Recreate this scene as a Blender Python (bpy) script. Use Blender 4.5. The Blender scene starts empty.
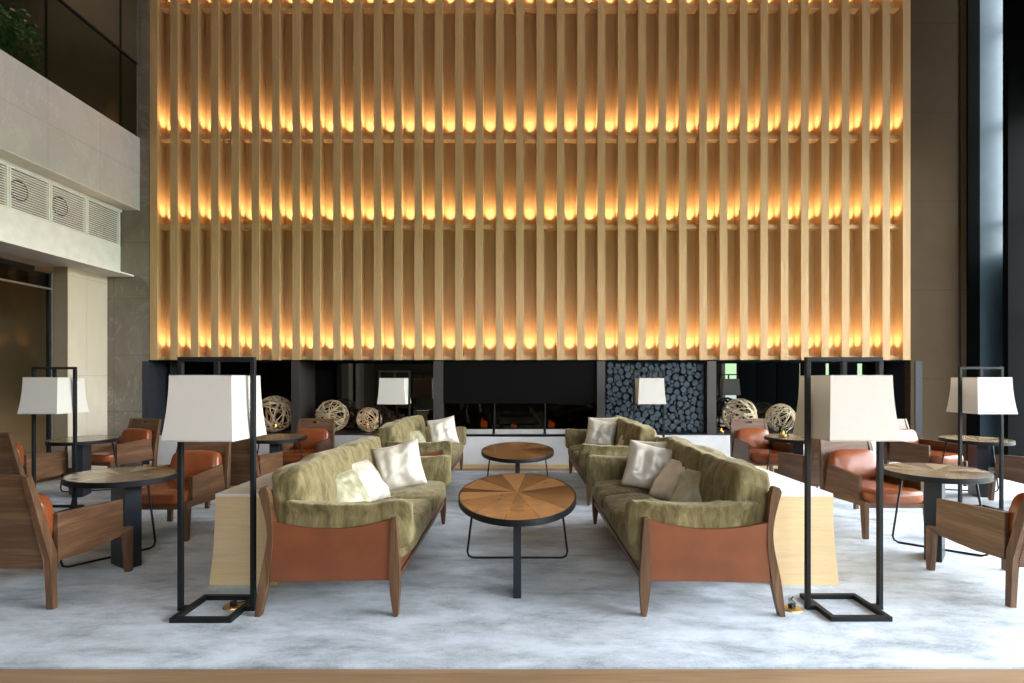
import bpy, bmesh, math, random
from mathutils import Vector, Matrix, noise
R = math.radians
PI = math.pi
sc = bpy.context.scene
COL = sc.collection
rnd = random.Random(7)

# ------------------------------------------------------------------ materials
MATS = {}
def new_mat(name):
    m = bpy.data.materials.new(name); m.use_nodes = True
    nt = m.node_tree; nt.nodes.clear()
    out = nt.nodes.new('ShaderNodeOutputMaterial')
    b = nt.nodes.new('ShaderNodeBsdfPrincipled')
    nt.links.new(b.outputs[0], out.inputs[0])
    MATS[name] = m
    return m, nt, b, out
def N(nt, t, **kw):
    n = nt.nodes.new(t)
    for k, v in kw.items():
        if k in n.inputs: n.inputs[k].default_value = v
        else: setattr(n, k, v)
    return n
def coords(nt, scale=(1,1,1), rot=(0,0,0), kind='Object'):
    tc = nt.nodes.new('ShaderNodeTexCoord'); mp = nt.nodes.new('ShaderNodeMapping')
    mp.inputs['Scale'].default_value = scale; mp.inputs['Rotation'].default_value = rot
    nt.links.new(tc.outputs[kind], mp.inputs[0]); return mp.outputs[0]
def ramp(nt, fac, stops):
    r = nt.nodes.new('ShaderNodeValToRGB'); els = r.color_ramp.elements
    els[0].position, els[0].color = stops[0][0], (*stops[0][1], 1)
    els[1].position, els[1].color = stops[-1][0], (*stops[-1][1], 1)
    for p, c in stops[1:-1]:
        e = els.new(p); e.color = (*c, 1)
    nt.links.new(fac, r.inputs[0]); return r.outputs[0]
def bump(nt, b, h, strength=.2, dist=.01):
    n = nt.nodes.new('ShaderNodeBump'); n.inputs['Strength'].default_value = strength
    n.inputs['Distance'].default_value = dist
    nt.links.new(h, n.inputs['Height']); nt.links.new(n.outputs[0], b.inputs['Normal']); return n
def plain(name, col, rough=.5, metal=0., spec=None, noise_amt=.06, nscale=6, bmp=0., coat=0.):
    m, nt, b, out = new_mat(name)
    v = coords(nt, (nscale,)*3)
    n = N(nt, 'ShaderNodeTexNoise', Scale=1., Detail=5.); nt.links.new(v, n.inputs['Vector'])
    lo = tuple(max(0, c*(1-noise_amt)) for c in col); hi = tuple(min(1, c*(1+noise_amt)) for c in col)
    nt.links.new(ramp(nt, n.outputs[0], [(.3, lo), (.7, hi)]), b.inputs['Base Color'])
    b.inputs['Roughness'].default_value = rough; b.inputs['Metallic'].default_value = metal
    if spec is not None: b.inputs['Specular IOR Level'].default_value = spec
    if coat: b.inputs['Coat Weight'].default_value = coat
    if bmp:
        n2 = N(nt, 'ShaderNodeTexNoise', Scale=40., Detail=4.); nt.links.new(v, n2.inputs['Vector'])
        bump(nt, b, n2.outputs[0], bmp, .005)
    return m
def wood(name, dark, mid, light, axis='x', scale=1., rough=.45, fine=1.0, spec=.4):
    m, nt, b, out = new_mat(name)
    s = [9*scale]*3; s['xyz'.index(axis)] = .8*scale
    v = coords(nt, s)
    n = N(nt, 'ShaderNodeTexNoise', Scale=1.5, Detail=6., Roughness=.6, Distortion=.6); nt.links.new(v, n.inputs['Vector'])
    s2 = [70*scale]*3; s2['xyz'.index(axis)] = 2.0*scale
    v2 = coords(nt, s2)
    n2 = N(nt, 'ShaderNodeTexNoise', Scale=1.6, Detail=4.); nt.links.new(v2, n2.inputs['Vector'])
    mx = N(nt, 'ShaderNodeMix'); mx.data_type = 'FLOAT'; mx.inputs[0].default_value = .35*fine
    nt.links.new(n.outputs[0], mx.inputs[2]); nt.links.new(n2.outputs[0], mx.inputs[3])
    c = ramp(nt, mx.outputs[0], [(.32, dark), (.5, mid), (.68, light)])
    nt.links.new(c, b.inputs['Base Color'])
    b.inputs['Roughness'].default_value = rough; b.inputs['Specular IOR Level'].default_value = spec
    bump(nt, b, mx.outputs[0], .12, .004)
    return m
WN = ((.055,.026,.013), (.118,.059,.029), (.21,.115,.06))
for ax in 'xyz': wood('walnut_'+ax, *WN, axis=ax, rough=.42)
wood('oak_slat', (.46,.295,.145), (.53,.345,.175), (.59,.40,.21), axis='z', scale=.8, rough=.6, fine=1.6, spec=.2)
wood('oak_console', (.62,.45,.24), (.70,.52,.29), (.77,.59,.35), axis='x', scale=1.4, rough=.4, fine=1.4)
wood('floor_wood', (.20,.125,.065), (.29,.185,.10), (.37,.245,.14), axis='x', scale=.8, rough=.4)
def leather(name, col, rough, bs=.12):
    m, nt, b, out = new_mat(name)
    v = coords(nt, (1,1,1))
    n = N(nt, 'ShaderNodeTexNoise', Scale=5., Detail=5.); nt.links.new(v, n.inputs['Vector'])
    nt.links.new(ramp(nt, n.outputs[0], [(.3, tuple(c*.82 for c in col)), (.7, tuple(c*1.15 for c in col))]), b.inputs['Base Color'])
    b.inputs['Roughness'].default_value = rough
    vo = N(nt, 'ShaderNodeTexVoronoi', Scale=220.); nt.links.new(v, vo.inputs['Vector'])
    bump(nt, b, vo.outputs[0], bs, .002)
    return m
leather('leather_sofa', (.185,.055,.020), .45)
leather('leather_chair', (.235,.060,.018), .24)
def velvet(name, dark, light, sheen=.8, rough=.75, tint=(.9,.85,.65), spec=.25, bs=.55, metal=0., vs=(9,9,2.2)):
    m, nt, b, out = new_mat(name)
    v = coords(nt, vs)
    n = N(nt, 'ShaderNodeTexNoise', Scale=1.6, Detail=7., Roughness=.65, Distortion=.8); nt.links.new(v, n.inputs['Vector'])
    nt.links.new(ramp(nt, n.outputs[0], [(.35, dark), (.65, light)]), b.inputs['Base Color'])
    b.inputs['Roughness'].default_value = rough; b.inputs['Sheen Weight'].default_value = sheen
    b.inputs['Sheen Roughness'].default_value = .4; b.inputs['Sheen Tint'].default_value = (*tint, 1)
    b.inputs['Specular IOR Level'].default_value = spec; b.inputs['Metallic'].default_value = metal
    v2 = coords(nt, (160, 160, 30)); n2 = N(nt, 'ShaderNodeTexNoise', Scale=1., Detail=2.); nt.links.new(v2, n2.inputs['Vector'])
    ad = N(nt, 'ShaderNodeMath', operation='MULTIPLY_ADD'); ad.inputs[1].default_value = .25
    nt.links.new(n2.outputs[0], ad.inputs[0]); nt.links.new(n.outputs[0], ad.inputs[2])
    bump(nt, b, ad.outputs[0], bs, .02)
    return m
velvet('olive_velvet', (.105,.080,.029), (.255,.208,.098), sheen=.3, tint=(1,.9,.62))
velvet('silver_satin', (.56,.50,.40), (.74,.68,.58), sheen=.3, rough=.38, tint=(1,.97,.9), spec=.6, metal=.15, vs=(3,3,3), bs=.2)
velvet('sage_satin', (.26,.24,.13), (.46,.43,.30), sheen=.4, rough=.4, tint=(1,.97,.8), spec=.5, metal=.1, vs=(3,3,3), bs=.2)
plain('black_metal', (.008,.009,.010), .5, .0, .25)
plain('blue_black_metal', (.010,.014,.020), .35, .0, .4)
plain('steel', (.55,.53,.50), .3, .9)
plain('brass', (.55,.36,.14), .35, .9)
plain('white_paint', (.87,.86,.83), .6)
plain('ivory_paint', (.74,.70,.62), .6)
plain('niche_frame', (.028,.030,.038), .4, 0, .4)
plain('niche_divider', (.040,.032,.031), .5, 0, .5)
plain('black_matte', (.0045,.004,.004), .7, 0, .05)
plain('log_end', (.026,.040,.053), .75, noise_amt=.3, nscale=14)
plain('log_back', (.010,.013,.017), .8)
plain('end_panel', (.085,.135,.165), .38, 0, .4)
plain('column_black', (.0035,.004,.0045), .8, 0, .03)
plain('groove_dark', (.04,.028,.018), .6)
plain('ceiling_paint', (.25,.22,.18), .8)
plain('low_wall_paint', (.66,.655,.65), .6)
plain('dark_wall', (.10,.075,.05), .8)
plain('warm_dark_wall', (.22,.14,.07), .8)
plain('rattan', (.50,.41,.27), .6, noise_amt=.3, nscale=8)
plain('leaf', (.03,.10,.02), .6, noise_amt=.5, nscale=3)
plain('twig', (.14,.08,.035), .8)
plain('wax', (.8,.75,.62), .5)
plain('tray_metal', (.62,.60,.56), .35, .6)
def tiles(name, c1, c2, mortar, w, h, ms=.004, axis='xz', rough=.35, vein=None, bs=.0):
    m, nt, b, out = new_mat(name)
    tc = nt.nodes.new('ShaderNodeTexCoord'); sp = nt.nodes.new('ShaderNodeSeparateXYZ'); cb = nt.nodes.new('ShaderNodeCombineXYZ')
    nt.links.new(tc.outputs['Object'], sp.inputs[0])
    nt.links.new(sp.outputs['XYZ'.index(axis[0].upper())], cb.inputs[0]); nt.links.new(sp.outputs['XYZ'.index(axis[1].upper())], cb.inputs[1])
    br = N(nt, 'ShaderNodeTexBrick', Scale=1.); br.offset = 0; br.squash = 1
    br.inputs['Brick Width'].default_value = w; br.inputs['Row Height'].default_value = h
    br.inputs['Mortar Size'].default_value = ms; br.inputs['Mortar'].default_value = (*mortar, 1)
    nt.links.new(cb.outputs[0], br.inputs['Vector'])
    n = N(nt, 'ShaderNodeTexNoise', Scale=1.3, Detail=7., Roughness=.65, Distortion=1.2); nt.links.new(tc.outputs['Object'], n.inputs['Vector'])
    c = ramp(nt, n.outputs[0], [(.3, c1), (.7, c2)])
    if vein:
        n3 = N(nt, 'ShaderNodeTexNoise', Scale=1.1, Detail=5., Roughness=.6, Distortion=2.2)
        mp = coords(nt, (1.2, 1.2, .8), (.3,.5,.2)); nt.links.new(mp, n3.inputs['Vector'])
        vf = ramp(nt, n3.outputs[0], [(.485, (0,0,0)), (.5, (1,1,1)), (.515, (0,0,0))])
        mv = N(nt, 'ShaderNodeMix'); mv.data_type = 'RGBA'; nt.links.new(c, mv.inputs[6]); mv.inputs[7].default_value = (*vein, 1)
        ml = N(nt, 'ShaderNodeMath', operation='MULTIPLY'); ml.inputs[1].default_value = .35
        nt.links.new(vf, ml.inputs[0]); nt.links.new(ml.outputs[0], mv.inputs[0]); c = mv.outputs[2]
    nt.links.new(c, br.inputs['Color1']); nt.links.new(c, br.inputs['Color2'])
    nt.links.new(br.outputs[0], b.inputs['Base Color']); b.inputs['Roughness'].default_value = rough
    return m
tiles('stone_left', (.15,.125,.10), (.23,.195,.16), (.11,.09,.07), .62, .95, vein=(.42,.39,.35), rough=.35)
tiles('tan_wall', (.070,.047,.028), (.080,.055,.033), (.048,.032,.02), 3., 1.50, rough=.9)
MATS['tan_wall'].node_tree.nodes['Principled BSDF'].inputs['Specular IOR Level'].default_value = .08
tiles('cream_wall', (.64,.56,.44), (.70,.62,.50), (.48,.41,.32), 3., 1.55, axis='yz', rough=.5)
tiles('brown_wall', (.24,.185,.125), (.27,.21,.145), (.18,.14,.10), 4., 1.5, rough=.5)
tiles('parapet_stone', (.45,.44,.46), (.55,.54,.56), (.35,.34,.36), .95, .62, axis='yz', vein=(.70,.68,.67), rough=.4)
def emit(name, col, s):
    m = bpy.data.materials.new(name); m.use_nodes = True; nt = m.node_tree; nt.nodes.clear()
    o = nt.nodes.new('ShaderNodeOutputMaterial'); e = N(nt, 'ShaderNodeEmission', Strength=s); e.inputs[0].default_value = (*col, 1)
    nt.links.new(e.outputs[0], o.inputs[0]); MATS[name] = m
emit('flame', (1,.36,.06), 7.)
emit('fire_flame', (1,.20,.03), 1.1)
def glass(name, tint, refl=.08, rough=.01, ior=1.45):
    m = bpy.data.materials.new(name); m.use_nodes = True; nt = m.node_tree; nt.nodes.clear()
    o = nt.nodes.new('ShaderNodeOutputMaterial'); t = N(nt, 'ShaderNodeBsdfTransparent'); t.inputs[0].default_value = (*tint, 1)
    g = N(nt, 'ShaderNodeBsdfGlossy', Roughness=rough); g.inputs[0].default_value = (.95,.98,1,1)
    f = N(nt, 'ShaderNodeFresnel', IOR=ior); mx = N(nt, 'ShaderNodeMixShader')
    ad = N(nt, 'ShaderNodeMath', operation='ADD'); ad.inputs[1].default_value = refl; nt.links.new(f.outputs[0], ad.inputs[0])
    nt.links.new(ad.outputs[0], mx.inputs[0]); nt.links.new(t.outputs[0], mx.inputs[1]); nt.links.new(g.outputs[0], mx.inputs[2])
    nt.links.new(mx.outputs[0], o.inputs[0]); MATS[name] = m
glass('clear_glass', (.90,.93,.91), .0, ior=1.15)
glass('smoked_glass', (.30,.28,.26), .0, ior=1.3)
glass('balustrade_glass', (.72,.74,.70), .0, ior=1.08)
def mirror_glass():
    m, nt, b, out = new_mat('dark_mirror')
    b.inputs['Base Color'].default_value = (.10,.112,.115,1); b.inputs['Metallic'].default_value = 1.; b.inputs['Roughness'].default_value = .015
mirror_glass()
def shade_mat():
    m, nt, b, out = new_mat('shade_fabric')
    v = coords(nt, (260, 260, 260)); n = N(nt, 'ShaderNodeTexNoise', Scale=1., Detail=2.); nt.links.new(v, n.inputs['Vector'])
    c = ramp(nt, n.outputs[0], [(.3, (.74,.71,.66)), (.7, (.82,.79,.74))])
    nt.links.new(c, b.inputs['Base Color']); b.inputs['Roughness'].default_value = .85; b.inputs['Specular IOR Level'].default_value = .1
    tr = N(nt, 'ShaderNodeBsdfTranslucent'); tr.inputs[0].default_value = (.80,.72,.60,1)
    mx = N(nt, 'ShaderNodeMixShader'); mx.inputs[0].default_value = .3
    nt.links.new(b.outputs[0], mx.inputs[1]); nt.links.new(tr.outputs[0], mx.inputs[2]); nt.links.new(mx.outputs[0], out.inputs[0])
shade_mat()
def carpet_mat():
    m, nt, b, out = new_mat('carpet')
    v = coords(nt, (1., 2.2, 1), (0,0,R(14)))
    n = N(nt, 'ShaderNodeTexNoise', Scale=1.7, Detail=10., Roughness=.74, Distortion=.25); nt.links.new(v, n.inputs['Vector'])
    v2 = coords(nt, (1,1,1)); n2 = N(nt, 'ShaderNodeTexNoise', Scale=90., Detail=2.); nt.links.new(v2, n2.inputs['Vector'])
    ad = N(nt, 'ShaderNodeMath', operation='MULTIPLY_ADD'); ad.inputs[1].default_value = .16; nt.links.new(n2.outputs[0], ad.inputs[0]); nt.links.new(n.outputs[0], ad.inputs[2])
    c = ramp(nt, ad.outputs[0], [(.42, (.20,.23,.26)), (.54, (.38,.43,.475)), (.68, (.57,.63,.69))])
    nt.links.new(c, b.inputs['Base Color']); b.inputs['Roughness'].default_value = .95
    b.inputs['Sheen Weight'].default_value = .3; b.inputs['Specular IOR Level'].default_value = .1
    n3 = N(nt, 'ShaderNodeTexNoise', Scale=260., Detail=2.); nt.links.new(v2, n3.inputs['Vector'])
    bump(nt, b, n3.outputs[0], .6, .006)
carpet_mat()
def wedge_top(name, a, bb, n, cols, rough=.12):
    """veneer wedges meeting at the centre of an oval top"""
    m, nt, b, out = new_mat(name)
    v = coords(nt, (1/a, 1/bb, 1)); sp = nt.nodes.new('ShaderNodeSeparateXYZ'); nt.links.new(v, sp.inputs[0])
    at = N(nt, 'ShaderNodeMath', operation='ARCTAN2'); nt.links.new(sp.outputs[1], at.inputs[0]); nt.links.new(sp.outputs[0], at.inputs[1])
    ml = N(nt, 'ShaderNodeMath', operation='MULTIPLY_ADD'); ml.inputs[1].default_value = n/(2*PI); ml.inputs[2].default_value = n*1.0+.35
    nt.links.new(at.outputs[0], ml.inputs[0])
    fl = N(nt, 'ShaderNodeMath', operation='FLOOR'); nt.links.new(ml.outputs[0], fl.inputs[0])
    fr = N(nt, 'ShaderNodeMath', operation='FRACT'); nt.links.new(ml.outputs[0], fr.inputs[0])
    wn = N(nt, 'ShaderNodeTexWhiteNoise'); wn.noise_dimensions = '1D'; nt.links.new(fl.outputs[0], wn.inputs['W'])
    gn = N(nt, 'ShaderNodeTexNoise', Scale=9., Detail=2., Roughness=.5, Distortion=.6); tc = coords(nt, (1,1,1)); nt.links.new(tc, gn.inputs['Vector'])
    mx = N(nt, 'ShaderNodeMath', operation='MULTIPLY_ADD'); mx.inputs[1].default_value = .75; nt.links.new(wn.outputs[0], mx.inputs[0])
    m2 = N(nt, 'ShaderNodeMath', operation='MULTIPLY'); m2.inputs[1].default_value = .28; nt.links.new(gn.outputs[0], m2.inputs[0]); nt.links.new(m2.outputs[0], mx.inputs[2])
    c = ramp(nt, mx.outputs[0], [(.2, cols[0]), (.5, cols[1]), (.85, cols[2])])
    # thin dark joint between wedges
    ab = N(nt, 'ShaderNodeMath', operation='SUBTRACT'); nt.links.new(fr.outputs[0], ab.inputs[0]); ab.inputs[1].default_value = .5
    a2 = N(nt, 'ShaderNodeMath', operation='ABSOLUTE'); nt.links.new(ab.outputs[0], a2.inputs[0])
    gt = N(nt, 'ShaderNodeMath', operation='GREATER_THAN'); nt.links.new(a2.outputs[0], gt.inputs[0]); gt.inputs[1].default_value = .491
    mm = N(nt, 'ShaderNodeMix'); mm.data_type = 'RGBA'; nt.links.new(gt.outputs[0], mm.inputs[0]); nt.links.new(c, mm.inputs[6]); mm.inputs[7].default_value = (.07,.04,.02,1)
    nt.links.new(mm.outputs[2], b.inputs['Base Color']); b.inputs['Roughness'].default_value = rough
wedge_top('wedge_brown', .45, .89, 12, ((.12,.050,.017), (.25,.11,.038), (.42,.21,.08)), .16)
wedge_top('wedge_grey', .38, .46, 12, ((.10,.065,.035), (.22,.15,.085), (.38,.28,.17)), .2)

# ------------------------------------------------------------------ mesh helpers
def box(bm, x0, x1, y0, y1, z0, z1, M=None):
    r = bmesh.ops.create_cube(bm, size=1)
    m = Matrix.Translation(((x0+x1)/2, (y0+y1)/2, (z0+z1)/2)) @ Matrix.Diagonal((abs(x1-x0), abs(y1-y0), abs(z1-z0), 1))
    bmesh.ops.transform(bm, matrix=(M @ m) if M else m, verts=r['verts']); return r['verts']
def bar(bm, p, q, w, h=None, up=(0,0,1)):
    """rectangular bar from p to q"""
    p, q = Vector(p), Vector(q); h = h or w; d = q-p; L = d.length; z = d.normalized()
    u = Vector(up)
    if abs(z.dot(u)) > .98: u = Vector((0,1,0))
    x = u.cross(z).normalized(); y = z.cross(x)
    M = Matrix((( x.x, y.x, z.x, (p.x+q.x)/2), (x.y, y.y, z.y, (p.y+q.y)/2), (x.z, y.z, z.z, (p.z+q.z)/2), (0,0,0,1)))
    r = bmesh.ops.create_cube(bm, size=1)
    bmesh.ops.transform(bm, matrix=M @ Matrix.Diagonal((w, h, L, 1)), verts=r['verts']); return r['verts']
def tube(bm, pts, r, n=8, closed=False):
    pts = [Vector(p) for p in pts]; rings = []; m = len(pts)
    prev = None
    for i, p in enumerate(pts):
        a = pts[(i-1) % m] if (closed or i > 0) else p; b = pts[(i+1) % m] if (closed or i < m-1) else p
        t = (b-a).normalized()
        if prev is None: u = t.orthogonal().normalized()
        else: u = (prev - t*prev.dot(t)).normalized()
        prev = u; w = t.cross(u)
        rings.append([bm.verts.new(p + (u*math.cos(2*PI*k/n) + w*math.sin(2*PI*k/n))*r) for k in range(n)])
    for i in range(m if closed else m-1):
        A, B = rings[i], rings[(i+1) % m]
        off = 0
        if closed and i == m-1:
            off = min(range(n), key=lambda o: (A[0].co-B[o].co).length)
        for k in range(n): bm.faces.new((A[k], A[(k+1) % n], B[(k+1+off) % n], B[(k+off) % n]))
    if not closed:
        bm.faces.new(rings[0][::-1]); bm.faces.new(rings[-1])
def prism(bm, outline, h0, h1, axis='y'):
    """outline in the plane normal to axis, extruded from h0 to h1"""
    def P(a, b, h): return {'y': (a, h, b), 'x': (h, a, b), 'z': (a, b, h)}[axis]
    A = [bm.verts.new(P(a, b, h0)) for a, b in outline]; B = [bm.verts.new(P(a, b, h1)) for a, b in outline]
    n = len(outline)
    bm.faces.new(A); bm.faces.new(B[::-1])
    for i in range(n): bm.faces.new((A[i], B[i], B[(i+1) % n], A[(i+1) % n]))
def lathe(bm, prof, n=24, cx=0, cy=0):
    rings = [[bm.verts.new((cx+r*math.cos(2*PI*k/n), cy+r*math.sin(2*PI*k/n), z)) for k in range(n)] for r, z in prof]
    for A, B in zip(rings, rings[1:]):
        for k in range(n): bm.faces.new((A[k], A[(k+1) % n], B[(k+1) % n], B[k]))
    if prof[0][0] > 1e-4: bm.faces.new(rings[0][::-1])
    if prof[-1][0] > 1e-4: bm.faces.new(rings[-1])
def disc(bm, a, b, z0, z1, n=72):
    prism(bm, [(a*math.cos(2*PI*k/n), b*math.sin(2*PI*k/n)) for k in range(n)], z0, z1, 'z')
def soft_box(bm, c, s, n=5., seg=18, puff=(0,0,0), wr=0., wscale=(8,8,8), seed=0, M=None):
    """a stuffed cushion: rounded box that bulges, with soft folds"""
    t = bmesh.new(); bmesh.ops.create_cube(t, size=2); bmesh.ops.subdivide_edges(t, edges=t.edges[:], cuts=seg, use_grid_fill=True)
    hs = Vector(s)/2
    for v in t.verts:
        p = v.co; k = (abs(p.x)**n + abs(p.y)**n + abs(p.z)**n)**(1/n); q = p/k
        f = [(1-q[1]**2)*(1-q[2]**2), (1-q[0]**2)*(1-q[2]**2), (1-q[0]**2)*(1-q[1]**2)]
        w = Vector((q[i]*(hs[i] + puff[i]*f[i]) for i in range(3)))
        if wr and True:
            nn = Vector((w[i]*wscale[i] + seed*3.7 for i in range(3)))
            d = noise.fractal(nn, 1.0, 2.0, 3)
            w += Vector(q).normalized()*d*wr
        v.co = w
    MM = Matrix.Translation(c) @ (M or Matrix())
    bmesh.ops.transform(t, matrix=MM, verts=t.verts[:])
    me = bpy.data.meshes.new('tmp'); t.to_mesh(me); t.free(); bm.from_mesh(me); bpy.data.meshes.remove(me)
def throw_pillow(bm, a, t, seed=0, n=22):
    """square pillow standing in the xz plane, pinched corners, seam at the rim"""
    G = {}
    for s in (1, -1):
        for i in range(n+1):
            for j in range(n+1):
                u, v = 2*i/n-1, 2*j/n-1
                edge = i in (0, n) or j in (0, n)
                if edge and (0, i, j) in G: G[(s, i, j)] = G[(0, i, j)]; continue
                x = u*a/2*(1-.07*(1-v*v)*abs(u)); z = v*a/2*(1-.07*(1-u*u)*abs(v))
                h = max(0, (1-u**4)*(1-v**4))**.55 * t/2
                w = noise.fractal(Vector((u*2.2+seed*5, v*2.2, s*2.)), 1., 2., 3)
                y = s*h*(1+.25*w) + .006*math.sin(9*u+seed)*(1-v*v)*(h>0)
                vt = bm.verts.new((x, y, z)); G[(s, i, j)] = vt
                if edge: G[(0, i, j)] = vt
        for i in range(n):
            for j in range(n):
                q = [G[(s, i, j)], G[(s, i+1, j)], G[(s, i+1, j+1)], G[(s, i, j+1)]]
                bm.faces.new(q if s < 0 else q[::-1])
def obj(name, bm, mat, parent=None, bev=0., smooth=False, loc=None, segs=2):
    if bev:
        bmesh.ops.bevel(bm, geom=bm.edges[:], offset=bev, segments=segs, affect='EDGES', clamp_overlap=True, profile=.6)
    bmesh.ops.recalc_face_normals(bm, faces=bm.faces[:])
    me = bpy.data.meshes.new(name); bm.to_mesh(me); bm.free()
    me.materials.append(MATS[mat])
    if smooth:
        for p in me.polygons: p.use_smooth = True
    o = bpy.data.objects.new(name, me); COL.objects.link(o)
    if parent: o.parent = parent
    if loc: o.location = loc
    return o
def bx(name, mat, parent, *dims, bev=0.):
    bm = bmesh.new(); box(bm, *dims); return obj(name, bm, mat, parent, bev)
def tag(o, label=None, cat=None, group=None, kind=None):
    for k, v in (('label', label), ('category', cat), ('group', group), ('kind', kind)):
        if v: o[k] = v
    return o
def thing(name, label, cat, loc=(0,0,0), rz=0., group=None):
    o = bpy.data.objects.new(name, None); COL.objects.link(o); o.empty_display_size = .1
    o.location = loc; o.rotation_euler = (0, 0, R(rz)); return tag(o, label, cat, group)
def dup(root, loc=None, rz=None, label=None, group=None):
    r = root.copy(); COL.objects.link(r)
    if loc is not None: r.location = loc
    if rz is not None: r.rotation_euler = (0, 0, R(rz))
    if label: r['label'] = label
    if group: r['group'] = group
    for ch in list(root.children):
        c = ch.copy(); COL.objects.link(c); c.parent = r
        for g in list(ch.children):
            d = g.copy(); COL.objects.link(d); d.parent = c
    return r
def struct(name, mat, *dims, bev=0., label=None):
    o = bx(name, mat, None, *dims, bev=bev); o['kind'] = 'structure'
    if label: o['label'] = label
    return o
def sobj(name, bm, mat, **k):
    o = obj(name, bm, mat, **k); o['kind'] = 'structure'; return o

# ------------------------------------------------------------------ camera
F, CX, CY, H = 560., 518., 380., 1.48
cam = bpy.data.cameras.new('camera'); co = bpy.data.objects.new('camera', cam); COL.objects.link(co)
co.location = (0, 0, H); co.rotation_euler = (R(90), 0, 0)
cam.sensor_width = 36; cam.lens = F/1024*36; cam.shift_x = -(CX-512)/1024; cam.shift_y = (CY-341.5)/1024
cam.clip_start = .05; cam.clip_end = 200; sc.camera = co
YB = 9.45                                   # front plane of the far wall
def X(px, d=YB): return (px-CX)/F*d
def Z(py, d=YB): return H-(py-CY)/F*d

# ------------------------------------------------------------------ room shell
TOP = 9.6; XR = 8.45; XL = -7.0; YR = -7.0
struct('floor', 'floor_wood', -11, 9.0, YR-.2, 10.6, -.10, -.012)
bm = bmesh.new(); box(bm, -6.9, 7.9, 2.89, 9.12, -.0119, .0)
sobj('floor_carpet', bm, 'carpet')
struct('ceiling', 'ceiling_paint', -11, 9.0, YR-.2, 10.6, TOP, TOP+.2)
SX0, SX1 = X(149.8), X(910.7)
YW = YB+.23
struct('wall_back', 'oak_slat', SX0-.02, SX1+.02, YW, YW+.1, Z(360), TOP)
struct('wall_back_stone', 'stone_left', -11, SX0-.02, YB, YB+.15, 0, TOP)
struct('wall_back_panel', 'tan_wall', SX1, X(958), YB, YB+.15, 0, TOP)
struct('trim_1', 'groove_dark', X(958), X(961), YB+.03, YB+.15, 0, TOP)
struct('wall_back_pier', 'tan_wall', X(961), X(966.5), YB-.0, YB+.15, 0, TOP)
struct('trim_2', 'column_black', X(966.5), X(978.5), YB-.03, YB+.15, 0, TOP)
struct('wall_back_end', 'end_panel', X(978.5), XR+.1, YB, YB+.15, 0, TOP)
# low white wall below the niche
NX0, NX1 = X(142.5), X(922)
LZ = .57
struct('wall_low_left', 'low_wall_paint', NX0+.02, X(433), YB, YB+.06, .05, LZ-.02)
struct('wall_low_middle', 'low_wall_paint', X(433), X(605), YB+.012, YB+.06, .05, LZ-.05)
struct('wall_low_right', 'low_wall_paint', X(605), NX1-.02, YB, YB+.06, .05, LZ-.02)
struct('baseboard_back', 'oak_console', NX0+.02, NX1-.02, YB-.012, YB+.05, -.012, .055)
struct('trim_3', 'niche_frame', NX0+.01, NX1-.01, YB-.005, 10.2, LZ-.02, LZ)      # niche shelf
struct('trim_4', 'black_matte', NX0, NX1, YB, 10.25, Z(360)-.02, Z(360))           # niche soffit
struct('wall_niche', 'black_matte', NX0, NX1, 10.2, 10.3, 0, Z(360))
for i, (a, b, mt) in enumerate(((142.5,149.5,'niche_frame'), (291.5,299,'niche_divider'), (433.5,443,'niche_divider'), (597,605,'niche_divider'), (707,716,'niche_divider'), (915,922,'niche_frame'))):
    struct('trim_%d' % (5+i), mt, X(a), X(b), YB-.01, 10.2, 0 if i in (0, 5) else LZ, Z(360)-.02)
YG = 10.12
struct('trim_11', 'niche_frame', -6.1, -6.06, YG-.3, YG+.05, LZ, Z(360)-.02)
def pane(name, x0, x1, z0, z1, y=YG): return struct(name, 'dark_mirror', x0, x1, y, y+.02, z0, z1)
pane('window_1', X(205, YG), X(291.5), LZ, Z(360)-.02)
pane('window_2', X(333, YG), X(433.5), LZ, Z(360)-.02)
pane('window_3', X(716), X(883, YG), LZ, Z(360)-.02)
# left side: balcony parapet, recessed grille band, ledge, cream wall, glass front
XP = X(140)
struct('wall_left_parapet', 'parapet_stone', XP-.25, XP, -2, YB, Z(210), Z(138.3), bev=.006)
XG_ = X(120.5)
struct('trim_12', 'ivory_paint', XG_-.2, XP-.25, -2, YB, Z(210), Z(210)+.06)
struct('trim_13', 'ivory_paint', XP-.25, XP, -2, YB, Z(210)-.012, Z(210))
gz0, gz1 = Z(246), Z(212.5)
struct('trim_14', 'white_paint', XG_-.02, XG_+.03, -2, YB, gz1, Z(210))
struct('wall_left_band', 'white_paint', XG_-.3, XG_, -2, YB, Z(275), gz0)
struct('trim_15', 'white_paint', XG_-.3, XG_+.23, -2, YB, Z(275)-.03, Z(275), bev=.004)
struct('wall_left_behind_grille', 'dark_wall', XG_-.35, XG_-.3, -2, YB, gz0, Z(210))
XC = X(107.3)
YJ = abs(XC)*F/(CX-68)
struct('wall_left_cream', 'cream_wall', XC-.22, XC, YJ+.0, YB, 0, Z(275)-.03)
bm = bmesh.new(); box(bm, XC-.22, XC, YJ-.012, YJ-.001, 0, Z(275)-.03); sobj('trim_16', bm, 'brown_wall')
struct('ceiling_left', 'ivory_paint', -11, XG_-.3, -2, YB, Z(275)-.03, Z(275)+.05)
struct('wall_left_far', 'brown_wall', -11, -10.9, -2, YB, 0, Z(275))
struct('wall_left_room_end', 'brown_wall', -11, -7.2, -2.1, -2, 0, TOP)
struct('wall_left_return', 'brown_wall', -11, XC-.22, YB-.06, YB-.001, 0, Z(275))
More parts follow.
